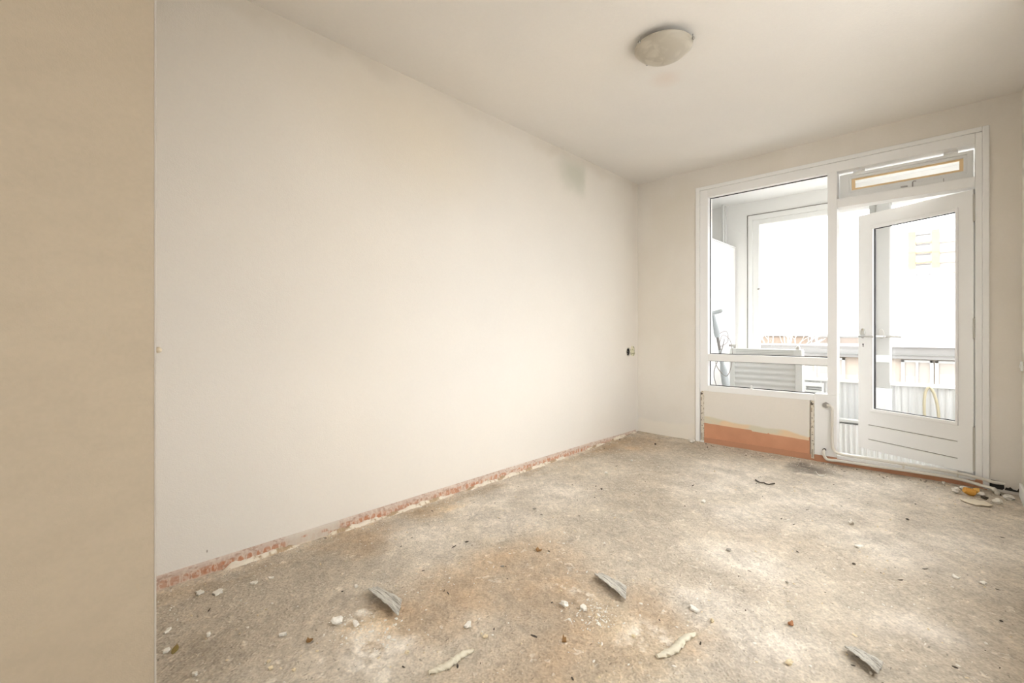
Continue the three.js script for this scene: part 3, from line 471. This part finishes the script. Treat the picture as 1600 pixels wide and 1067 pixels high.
{ // opened wall box
  const t = thing('socket_box', 'open dark wall box with a ragged filler patch beside it, low on left wall', 'socket', [0, 0.842, 0.205]);
  mesh('box', merge(new THREE.CylinderGeometry(0.036, 0.036, 0.05, 28, 1, true).scale(1, 1, 1).rotateZ(Math.PI / 2).translate(-0.028, 0, 0), cyl(0.036, 0.004, -0.052, 0, 0, 'x', 28)), std(lin(0.05, 0.045, 0.04), 0.8, { side: THREE.DoubleSide }), t);
  const ring = new THREE.Shape(); ring.absellipse(0, 0, 0.046, 0.05, 0, Math.PI * 2); const rh = new THREE.Path(); rh.absellipse(0, 0, 0.035, 0.041, 0, Math.PI * 2, true); ring.holes.push(rh);
  mesh('rim', extrude(ring, 0.003, 0.001).rotateY(Math.PI / 2), std(lin(0.70, 0.66, 0.56), 0.9), t);
  const pm = tex(128, 128, (u, v) => { const n = fbm(u * 9, v * 9, 521, 4); return mix3([150, 148, 116], [222, 216, 186], sstep(0.34, 0.52, n)); });
  const s = new THREE.Shape(); for (let i = 0; i < 22; i++) { const a = i / 22 * Math.PI * 2, q = 0.052 * (0.85 + 0.3 * hash(i, 2, 9)); s[i ? 'lineTo' : 'moveTo'](Math.cos(a) * q * 0.85, Math.sin(a) * q); }
  mesh('filler_patch', planarUV(extrude(s, 0.003, 0.001).rotateY(Math.PI / 2).translate(0, 0.002, -0.088), 'z', -0.14, -0.03, 'y', -0.06, 0.06), std(0xffffff, 0.95, { map: pm }), t);
  mesh('wire_stub', merge(tube([[-0.04, 0.0, 0.0], [-0.015, 0.012, 0.004], [-0.004, 0.004, -0.006]], 0.003, 14, 6), tube([[-0.04, -0.01, 0.0], [-0.012, -0.016, -0.004], [-0.003, -0.02, 0.004]], 0.003, 14, 6)), M.chipGrey, t);
}
{
  const t = thing('wall_stud', 'small beige stud sticking out of the left wall at the closet edge', 'stud', [0, 0.975, 4.052]);
  mesh('pin', cyl(0.008, 0.034, 0.017, 0, 0, 'x', 14), std(lin(0.62, 0.48, 0.34), 0.6), t);
  mesh('cap', lathe([[0.0001, 0.03], [0.009, 0.03], [0.012, 0.04], [0.011, 0.052], [0.006, 0.058], [0.0001, 0.059]], 20).rotateZ(-Math.PI / 2), std(lin(0.78, 0.68, 0.5), 0.5), t);
}
{ // capped heating pipes along the door sill
  const t = thing('heating_pipe', 'white heating pipe bending from a capped stub down the mullion and along the sill', 'pipe', [1.662, 0, 0.008]);
  mesh('pipe', tube([[0.012, 0.464, 0.036], [0.030, 0.462, 0.037], [0.042, 0.445, 0.037], [0.043, 0.40, 0.037], [0.043, 0.30, 0.037], [0.044, 0.17, 0.037], [0.050, 0.125, 0.037], [0.072, 0.10, 0.037], [0.11, 0.091, 0.037], [0.30, 0.090, 0.037], [0.60, 0.089, 0.037], [0.80, 0.082, 0.037], [0.86, 0.072, 0.037], [0.92, 0.061, 0.036], [0.965, 0.058, 0.02]], 0.0105, 220, 12), M.pipe, t);
  mesh('cap', merge(cyl(0.024, 0.014, 0.0, 0.464, 0.03, 'z', 6), cyl(0.017, 0.036, 0.0, 0.464, 0.018, 'z', 16), cyl(0.008, 0.01, 0, 0.464, 0.041, 'z', 10)), M.steel, t);
  for (const x of [0.47, 0.752]) mesh('pipe_clip', merge(new THREE.TorusGeometry(0.0125, 0.0025, 6, 20).rotateY(Math.PI / 2).translate(x, 0.0885, 0.037), bx(x - 0.005, x + 0.005, 0.05, 0.085, 0.014, 0.028, 0.001)), M.pipe, t);
  const u = thing('heating_pipe', 'lower white heating pipe running along the orange plinth down into the corner', 'pipe', [1.648, 0, 0.008]);
  mesh('pipe', tube([[0.0, 0.098, 0.012], [0.0, 0.088, 0.034], [0.006, 0.058, 0.04], [0.022, 0.036, 0.042], [0.05, 0.034, 0.042], [0.09, 0.038, 0.042], [0.30, 0.042, 0.042], [0.55, 0.048, 0.042], [0.76, 0.047, 0.042], [0.84, 0.036, 0.044], [0.89, 0.027, 0.05], [0.925, 0.024, 0.06], [0.945, 0.012, 0.066], [0.95, -0.004, 0.068]], 0.0105, 220, 12), M.pipe, u);
  mesh('stub', merge(cyl(0.012, 0.02, 0, 0.1, 0.008, 'z', 12)), M.dark, u);
  mesh('elbow', merge(new THREE.SphereGeometry(0.0145, 14, 10).translate(0.935, 0.020, 0.062), cyl(0.0135, 0.02, 0.95, 0.0075, 0.068, 'y', 14)), M.pipe, u);
}
tag(mesh('wall_plate', merge(bx(2.700, 2.7095, 0.80, 0.862, 0.045, 0.10, 0.004), cyl(0.012, 0.006, 2.698, 0.831, 0.072, 'x', 14)), M.white), 'small white plate on the right wall at the edge of the picture', 'socket');

// crumpled grey scraps: thin, folded lengthwise, the near edge lifted off the floor
function scrapGeo() {
  const nu = 56, nv = 20, P = [], ix = [];
  for (const side of [1, 0]) for (let i = 0; i <= nu; i++) for (let j = 0; j <= nv; j++) {
    const u = i / nu, v = j / nv, ragged = 0.007 * (fbm(v * 5, 3, 603, 2) - 0.5), edge = 0.006 * (fbm(u * 11, 1, 601, 3) - 0.5);
    const x0 = -0.094 + 0.012 * v + ragged, x1 = 0.056 + 0.100 * v + ragged, x = x0 + (x1 - x0) * u;
    const back = -0.027 - 0.018 * u + 0.5 * edge, front = 0.026 + 0.010 * u + edge, z = back + (front - back) * v;
    const w = v * (1 + 0.25 * u) - 0.15 * u, fold = 0.0045 * Math.sin(w * 9 + 5 * noise(u * 2.5, v * 1.5, 607)) * (0.25 + 0.75 * u) + 0.012 * (fbm(u * 4, v * 9, 609, 3) - 0.5) - 0.006 * sstep(0.14, 0.0, Math.abs(w - 0.32 - 0.25 * (noise(u * 3, 1, 611) - 0.5))) * sstep(0.15, 0.45, u) - 0.004 * sstep(0.08, 0.0, Math.abs(w - 0.75 + 0.2 * u)) * sstep(0.4, 0.8, u);
    const lift = 0.005 + 0.021 * Math.pow(v, 0.9) + 0.006 * Math.sin(Math.PI * u), y = lift + fold - (side ? 0 : 0.0035);
    P.push(x, Math.max(y, side ? 0.004 : 0.0005), z);
  }
  const S = (nu + 1) * (nv + 1), id = (s, i, j) => s * S + i * (nv + 1) + j;
  for (let i = 0; i < nu; i++) for (let j = 0; j < nv; j++) { ix.push(id(0, i, j), id(0, i, j + 1), id(0, i + 1, j), id(0, i + 1, j), id(0, i, j + 1), id(0, i + 1, j + 1)); ix.push(id(1, i, j), id(1, i + 1, j), id(1, i, j + 1), id(1, i + 1, j), id(1, i + 1, j + 1), id(1, i, j + 1)); }
  for (let i = 0; i < nu; i++) for (const j of [0, nv]) ix.push(id(0, i, j), id(0, i + 1, j), id(1, i, j), id(1, i, j), id(0, i + 1, j), id(1, i + 1, j));
  for (let j = 0; j < nv; j++) for (const i of [0, nu]) ix.push(id(0, i, j), id(0, i, j + 1), id(1, i, j), id(1, i, j), id(0, i, j + 1), id(1, i, j + 1));
  const g = new THREE.BufferGeometry(); g.setAttribute('position', new THREE.Float32BufferAttribute(P, 3)); g.setIndex(ix); g.computeVertexNormals(); return planarUV(g, 'x', -0.13, 0.13, 'z', -0.06, 0.06);
}
{
  const sm = tex(256, 128, (u, v) => { const n = fbm(u * 6, v * 26, 611, 4), k = fbm(u * 30, v * 30, 613, 2); let c = mix3([172, 166, 155], [206, 201, 190], sstep(0.3, 0.65, n)); c = mix3(c, [96, 88, 78], 0.45 * sstep(0.64, 0.76, fbm(u * 5, v * 34, 617, 3))); return c.map((q) => q * (0.94 + 0.12 * k)); });
  const mat = std(0xffffff, 0.85, { map: sm, side: THREE.DoubleSide, bumpMap: grain(4, 2), bumpScale: 0.002 });
  const put = (o, x, z, turn) => { o.position.set(x, floorY(x, z), z); o.rotation.y = turn; };
  const first = tag(mesh('crumpled_scrap', scrapGeo(), mat), 'crumpled grey scrap on the floor, nearest to the left wall', 'scrap', 'crumpled grey scraps on the floor'); put(first, 0.778, 3.455, 0.0);
  for (const [x, z, turn, sx, sz, label] of [[1.36, 2.753, -0.31, 0.86, 1.05, 'crumpled grey scrap in the middle, farthest of the three from the photographer'], [2.175, 2.572, -0.588, 0.5, 1.05, 'crumpled grey scrap near the bottom right of the floor, rightmost of three']]) {
    const c = first.clone(); c.name = numbered('crumpled_scrap'); scene.add(c); put(c, x, z, turn); c.scale.set(sx, 0.9, sz); c.userData.label = label;
  }
}
// strips of old cream sealant foam
{
  const n = 40, m = 10, P = [], ix = [], path = (u) => [(u - 0.5) * 0.160, 0.009, 0.008 * Math.sin(u * 5.6) - 0.002];
  for (let i = 0; i <= n; i++) for (let j = 0; j < m; j++) { const u = i / n, a = j / m * Math.PI * 2, c = path(u), w = (0.004 + 0.009 * Math.pow(Math.sin(Math.PI * clamp(u * 0.92 + 0.06)), 0.7)) * (0.6 + 0.85 * noise(u * 34, j * 1.7, 631)); P.push(c[0] + 0.003 * (noise(u * 40, j, 633) - 0.5), Math.max(0.001, c[1] * 0.8 + Math.sin(a) * w * 0.7), c[2] + Math.cos(a) * w); }
  for (let i = 0; i < n; i++) for (let j = 0; j < m; j++) { const a = i * m + j, b = i * m + (j + 1) % m; ix.push(a, b, a + m, b, b + m, a + m); }
  for (const i of [0, n]) { const k = P.length / 3; P.push(...path(i / n)); for (let j = 0; j < m; j++) ix.push(k, i * m + j, i * m + (j + 1) % m); }
  const g = new THREE.BufferGeometry(); g.setAttribute('position', new THREE.Float32BufferAttribute(P, 3)); g.setIndex(ix); g.computeVertexNormals(); planarUV(g, 'x', 0, 0.1, 'z', 0, 0.1);
  const mat = std(lin(0.86, 0.79, 0.62), 0.9, { side: THREE.DoubleSide, bumpMap: grain(2, 2), bumpScale: 0.003 });
  const f = tag(mesh('foam_strip', g, mat), 'ragged cream foam strip at the lower middle of the floor, left one', 'foam strip', 'ragged foam strips on the floor'); f.position.set(1.24, floorY(1.24, 3.487), 3.487); f.rotation.y = 1.37;
  const c = f.clone(); c.name = numbered('foam_strip'); scene.add(c); c.userData.label = 'ragged cream foam strip on the floor between the middle and right grey scraps'; c.position.set(1.724, floorY(1.724, 2.922), 2.922); c.rotation.y = 1.31; c.scale.set(1.25, 1.1, 1.1);
}
// single pieces of debris that can be told apart
function chipGeo(seed, r, th, stretch = 1, bend = 0.3) {
  const q = rng(seed), s = new THREE.Shape(), n = 11 + Math.floor(q() * 5);
  for (let i = 0; i < n; i++) { const a = i / n * Math.PI * 2, k = r * (0.5 + 0.6 * q()); s[i ? 'lineTo' : 'moveTo'](Math.cos(a) * k * stretch, Math.sin(a) * k); }
  const g = extrude(s, th, th * 0.25).rotateX(-Math.PI / 2), p = g.attributes.position;
  for (let i = 0; i < p.count; i++) p.setY(i, p.getY(i) + bend * th * 2 * ((p.getX(i) / r) ** 2) * 0.4 + th * 0.5 * (noise(p.getX(i) / r * 2, p.getZ(i) / r * 2, seed) - 0.5) + th * 0.3);
  g.computeVertexNormals(); return g;
}
function lumpGeo(seed, r, flatness = 0.6) {                         // angular broken lump
  const g = mergeVertices(new THREE.IcosahedronGeometry(r, 1).deleteAttribute('uv').deleteAttribute('normal')), p = g.attributes.position, q = rng(seed);
  for (let i = 0; i < p.count; i++) { const k = 0.62 + 0.55 * q(); p.setXYZ(i, p.getX(i) * k, p.getY(i) * k * flatness, p.getZ(i) * k * 0.9); }
  const f = g.toNonIndexed(); f.computeVertexNormals(); f.computeBoundingBox(); f.translate(0, -f.boundingBox.min.y - r * 0.08, 0); return planarUV(f, 'x', 0, 0.1, 'z', 0, 0.1);
}
const chips = [ // x, z, radius, thickness, stretch, material, kind, label
  [0.161, 3.932, 0.020, 0.004, 1.2, 'chip', 'plaster_flake', 'flat white plaster flake below the left end of the red strip, left of a pair'],
  [0.217, 3.884, 0.022, 0.004, 1.3, 'chip', 'plaster_flake', 'flat white plaster flake below the left end of the red strip, right of a pair'],
  [0.245, 3.758, 0.014, 0.004, 1.3, 'chip', 'plaster_flake', 'small white plaster flake right of the flake pair near the red strip'],
  [0.258, 3.696, 0.012, 0.004, 1.2, 'chip', 'plaster_flake', 'small white flake close to the red strip, third from the closet along the wall'],
  [0.607, 3.485, 0.011, 0.006, 1.0, 'chip', 'plaster_chip', 'white plaster chip just left of the left grey scrap'],
  [0.369, 4.074, 0.011, 0.004, 2.0, 'chip', 'plaster_flake', 'slim white flake on the floor close to the closet edge'],
  [0.511, 3.982, 0.010, 0.007, 1.0, 'chip', 'plaster_chip', 'white plaster chip above right of the olive leaf'],
  [0.708, 3.806, 0.011, 0.005, 1.3, 'chip', 'plaster_chip', 'pale chip right of the dark smear, between closet and left scrap'],
  [0.780, 3.646, 0.026, 0.010, 1.1, 'chip', 'plaster_lump', 'largest white plaster clump on the floor below the left grey scrap'],
  [0.839, 3.605, 0.018, 0.006, 1.3, 'chip', 'plaster_flake', 'white flake right of the large clump below the left grey scrap'],
  [0.815, 3.887, 0.010, 0.010, 1.0, 'chipCream', 'pebble', 'pale round pebble near the bottom edge, upper of a pair'],
  [0.851, 3.893, 0.011, 0.010, 1.2, 'chipCream', 'pebble', 'pale oblong pebble near the bottom edge, lower of a pair'],
  [0.909, 3.846, 0.009, 0.006, 1.2, 'chipCream', 'pebble', 'small pale pebble right of the pebble pair at the bottom edge'],
  [0.706, 4.062, 0.010, 0.006, 1.2, 'chip', 'plaster_chip', 'white chip at the bottom left near the closet base'],
  [0.499, 4.100, 0.012, 0.005, 1.2, 'chip', 'plaster_flake', 'white flake touching the olive leaf beside the closet'],
  [1.097, 3.561, 0.012, 0.008, 1.2, 'chipCream', 'pebble', 'beige pebble between the white chalk patch and the left foam strip'],
  [0.807, 3.757, 0.012, 0.004, 1.4, 'chipBrown', 'dry_leaf', 'small brown curled leaf below the left grey scrap'],
  [0.956, 2.733, 0.013, 0.004, 1.4, 'chipBrown', 'dry_leaf', 'brown curled leaf on the brown stain above the scraps'],
  [1.434, 3.161, 0.012, 0.004, 1.4, 'chipBrown', 'dry_leaf', 'brown curled leaf on the floor below the middle grey scrap'],
  [1.964, 2.532, 0.012, 0.004, 1.4, 'chipRed', 'dry_leaf', 'reddish brown leaf left of the right grey scrap'],
  [0.935, 2.958, 0.010, 0.006, 1.2, 'chipGrey', 'stone_chip', 'grey stone chip left of the brown stain in mid floor'],
  [1.312, 3.004, 0.020, 0.008, 1.2, 'chip', 'plaster_lump', 'white plaster clump below left of the middle grey scrap'],
  [1.376, 2.965, 0.015, 0.006, 1.4, 'chip', 'plaster_flake', 'white flake right of the clump below the middle grey scrap'],
  [1.138, 3.333, 0.014, 0.006, 1.5, 'chip', 'plaster_flake', 'pale broken flake above the left foam strip'],
  [1.227, 3.332, 0.012, 0.008, 1.3, 'chipCream', 'pebble', 'beige pebble right above the left foam strip'],
  [1.591, 2.979, 0.011, 0.008, 1.1, 'chipCream', 'pebble', 'beige pebble left above the right foam strip'],
  [1.683, 2.687, 0.016, 0.006, 1.5, 'chip', 'plaster_flake', 'pale broken flake right of the middle grey scrap'],
  [1.755, 2.707, 0.012, 0.007, 1.2, 'chipCream', 'pebble', 'beige pebble above the upper end of the right foam strip'],
  [2.009, 2.754, 0.013, 0.008, 1.3, 'chipCream', 'foam_crumb', 'cream crumb left of the right grey scrap at the bottom'],
  [2.063, 1.847, 0.009, 0.006, 1.3, 'chipDark', 'stone_chip', 'dark chip on the open floor right of the middle'],
  [1.886, 2.233, 0.010, 0.005, 1.5, 'chipGrey', 'stone_chip', 'grey sliver on the floor above the reddish brown leaf'],
  [2.395, 1.685, 0.013, 0.004, 1.6, 'chip', 'plaster_flake', 'white flake in the right part of the floor, left of a pair'],
  [2.475, 1.669, 0.014, 0.004, 1.4, 'chip', 'plaster_flake', 'white flake in the right part of the floor, right of a pair'],
  [2.056, 1.625, 0.014, 0.006, 1.6, 'chip', 'plaster_flake', 'white flake in the floor centre, ahead of the door'],
  [0.698, 1.786, 0.009, 0.006, 1.4, 'chipDark', 'stone_chip', 'dark chip in the middle of the floor beside the left wall half'],
  [0.524, 1.454, 0.014, 0.006, 1.4, 'chip', 'plaster_chip', 'white chip on the floor midway along the left wall'],
  [1.282, 1.559, 0.016, 0.006, 1.5, 'chip', 'plaster_flake', 'white flake on the floor before the white chalky patch'],
  [0.592, 2.346, 0.013, 0.004, 1.8, 'chipGrey', 'stone_chip', 'grey sliver near the left wall, left of a pair'],
  [0.684, 2.390, 0.010, 0.004, 1.6, 'chipGrey', 'stone_chip', 'grey sliver near the left wall, right of a pair'],
  [0.404, 0.422, 0.014, 0.010, 1.2, 'chipDark', 'stone_chip', 'dark chip on the floor close to the far left corner'],
  [0.500, 1.031, 0.012, 0.007, 1.1, 'chip', 'plaster_chip', 'small white chip on the floor below the far left corner'],
  [1.612, 2.104, 0.016, 0.006, 1.3, 'chipGrey', 'stone_chip', 'grey chip on the pale patch in the floor centre'],
  [1.701, 0.452, 0.017, 0.004, 2.2, 'chip', 'paint_curl', 'white paint curl on the floor before the sooty stain'],
  [2.205, 1.043, 0.011, 0.007, 1.1, 'chipDark', 'stone_chip', 'dark chip on the pale floor before the door'],
  [1.990, 1.320, 0.016, 0.004, 2.0, 'chip', 'paint_curl', 'slim white paint curl on the pale floor before the door'],
];
const shared = {};
chips.forEach(([x, z, r0, th, st, mat, kind, label], i) => {
  const r = r0 * (/pebble|stone/.test(kind) ? 0.7 : 0.9);
  const lumpy = /lump|pebble|stone|crumb/.test(kind), o = mesh(kind, lumpy ? lumpGeo(700 + i, r * 0.95 * (st > 1.4 ? 0.8 : 1), Math.min(0.8, th / r + 0.2)).scale(st, 1, 1) : chipGeo(700 + i, r, th, st, /leaf|curl/.test(kind) ? 1.6 : 0.3), /leaf/.test(kind) && mat === 'leaf' ? M.leaf : M[mat]);
  o.position.set(x, floorY(x, z) + 0.001, z); o.rotation.y = i * 2.399; const words = kind.split('_'); tag(o, label, words[words.length - 1]);
});
{ // olive leaf with a midrib by the closet
  const s = new THREE.Shape(); s.moveTo(-0.026, 0); s.quadraticCurveTo(-0.004, 0.022, 0.026, 0.002); s.quadraticCurveTo(0.0, -0.016, -0.026, 0);
  const g = extrude(s, 0.0016).rotateX(-Math.PI / 2), p = g.attributes.position; for (let i = 0; i < p.count; i++) p.setY(i, p.getY(i) + 5 * p.getZ(i) ** 2 + 3 * p.getX(i) ** 2); g.computeVertexNormals();
  const t = thing('olive_leaf', 'olive green dry leaf on the floor beside the closet', 'leaf', [0.515, floorY(0.515, 4.08) + 0.003, 4.08], -0.45);
  mesh('blade', g, M.leaf, t); mesh('midrib', tube([[-0.03, 0.004, 0], [0, 0.0025, 0.0005], [0.024, 0.004, -0.001]], 0.0009, 12, 6), M.chipBrown, t);
}
tag(mesh('bent_wire', tube([[1.388, floorY(1.388, 0.889) + 0.008, 0.889], [1.40, 0.006, 0.905], [1.425, 0.006, 0.925], [1.45, 0.006, 0.915], [1.455, 0.006, 0.925], [1.48, 0.007, 0.935], [1.51, 0.012, 0.905]], 0.0042, 60, 7), M.chipDark), 'thin dark bent strip on the pale floor before the window panel', 'wire');
{ // rubble in the right corner
  const c = mesh('cardboard_scrap', (() => { const s = new THREE.Shape([[2.421, -0.422], [2.45, -0.452], [2.487, -0.488], [2.512, -0.462], [2.541, -0.455], [2.562, -0.420], [2.548, -0.385], [2.529, -0.352], [2.508, -0.372], [2.486, -0.362], [2.452, -0.388]].map((p) => new THREE.Vector2(...p))); const g = extrude(s, 0.004, 0.001).rotateX(-Math.PI / 2), p = g.attributes.position; for (let i = 0; i < p.count; i++) { const x = p.getX(i), z = p.getZ(i); p.setY(i, p.getY(i) + floorY(x, z) + 0.005 + 0.004 * (fbm(x * 20, z * 20, 801, 2) - 0.5)); } g.computeVertexNormals(); return g; })(), std(lin(0.72, 0.64, 0.50), 0.9));
  tag(c, 'flat cream card scrap on the floor in the right corner rubble', 'scrap');
  const y0 = (x, z) => floorY(x, z);
  { const t = thing('wall_plug', 'orange plastic plug lying in the rubble of the right corner', 'plug', [2.464, y0(2.464, 0.26) + 0.012, 0.255], 0.5);
    mesh('body', new THREE.CylinderGeometry(0.020, 0.026, 0.05, 5, 1).rotateZ(1.2).translate(0, 0.014, 0), std(lin(0.72, 0.36, 0.06), 0.55), t);
    mesh('tip', new THREE.CylinderGeometry(0.012, 0.02, 0.02, 5).rotateZ(1.2).translate(0.035, 0.026, 0), std(lin(0.76, 0.46, 0.12), 0.55), t); }
  const lumps = [[2.583, 0.335, 0.026, 0.7, 'white plaster lump before the pipe elbow in the right corner'], [2.642, 0.175, 0.028, 0.65, 'large white plaster lump against the right corner wall'], [2.405, 0.255, 0.028, 0.7, 'pale plaster lump left of the orange plug'], [2.44, 0.15, 0.026, 0.6, 'pale plaster lump behind the orange plug'], [2.52, 0.19, 0.024, 0.5, 'flat plaster lump between the orange plug and the pipe elbow'], [2.343, 0.068, 0.012, 0.8, 'small white lump lying against the orange plinth'], [0.615, 0.105, 0.034, 0.6, 'white plaster lump at the left foot of the window frame']];
  lumps.forEach(([x, z, r, f, label], i) => { const o = tag(mesh('plaster_lump', lumpGeo(820 + i, r, f), M.chip), label, 'plaster lump'); o.position.set(x, y0(x, z) + 0.001, z); o.rotation.y = i; });
  [[2.535, 0.275, 0.02, 'dark shard left of the white lump at the pipe elbow'], [2.50, 0.125, 0.016, 'dark shard behind the pipe in the right corner']].forEach(([x, z, r, label], i) => { const o = tag(mesh('bitumen_shard', lumpGeo(840 + i, r, 0.5), M.chipDark), label, 'shard'); o.position.set(x, y0(x, z) + 0.001, z); });
}
// uncountable crumbs and grit
function scatter(name, count, seed, mat, size, label, where, bias = 1.6) {
  const q = rng(seed), g = new THREE.IcosahedronGeometry(1, 0), o = new THREE.InstancedMesh(g, mat, count), e = new THREE.Object3D();
  for (let i = 0; i < count; i++) {
    const [x, z] = where(q), s = size[0] + (size[1] - size[0]) * Math.pow(q(), 3);
    e.position.set(x, floorY(x, z) + s * 0.15, z); e.rotation.set(q() * 0.5, q() * 6.3, q() * 0.5); e.scale.set(s * (0.7 + bias * q()), s * (0.25 + 0.5 * q()), s * (0.7 + 0.5 * q())); e.updateMatrix(); o.setMatrixAt(i, e.matrix);
  }
  o.castShadow = o.receiveShadow = true; o.name = numbered(name); o.userData = { kind: 'stuff', label, category: 'debris' }; scene.add(o); return o;
}
const heaps = [[0.84, 3.62, 0.10], [0.95, 3.56, 0.09], [1.40, 2.98, 0.10], [1.47, 2.93, 0.08], [2.55, 0.27, 0.14], [1.6, 0.12, 0.2], [1.0, 0.12, 0.3], [1.25, 0.12, 0.25], [0.2, 3.9, 0.2]];
scatter('plaster_crumbs', 3000, 5, M.chip, [0.0010, 0.0050], 'fine white plaster crumbs strewn over the floor', (q) => { const r = q(); if (r < 0.28) { const h = heaps[Math.floor(q() * heaps.length)], a = q() * 6.283, d = h[2] * Math.sqrt(q()); return [clamp(h[0] + Math.cos(a) * d, 0.03, 2.68), clamp(h[1] + Math.sin(a) * d, 0.04, 4.1)]; } if (r < 0.42) return [0.03 + 0.14 * q() * q(), 0.1 + 4.0 * q()]; return [0.04 + 2.63 * q(), 0.06 + 4.1 * q()]; });
scatter('cream_crumbs', 900, 6, M.chipCream, [0.0012, 0.005], 'beige crumbs of glue strewn over the floor', (q) => [0.03 + 2.64 * q(), 0.06 + 4.1 * q()]);
scatter('dark_grit', 420, 7, M.chipDark, [0.0012, 0.005], 'dark grit and splinters strewn over the floor', (q) => q() < 0.3 ? [0.6 + 2.05 * q(), 0.05 + 0.25 * q() * q()] : [0.03 + 2.64 * q(), 0.06 + 4.1 * q()], 3.2);

renderer.render(scene, camera);
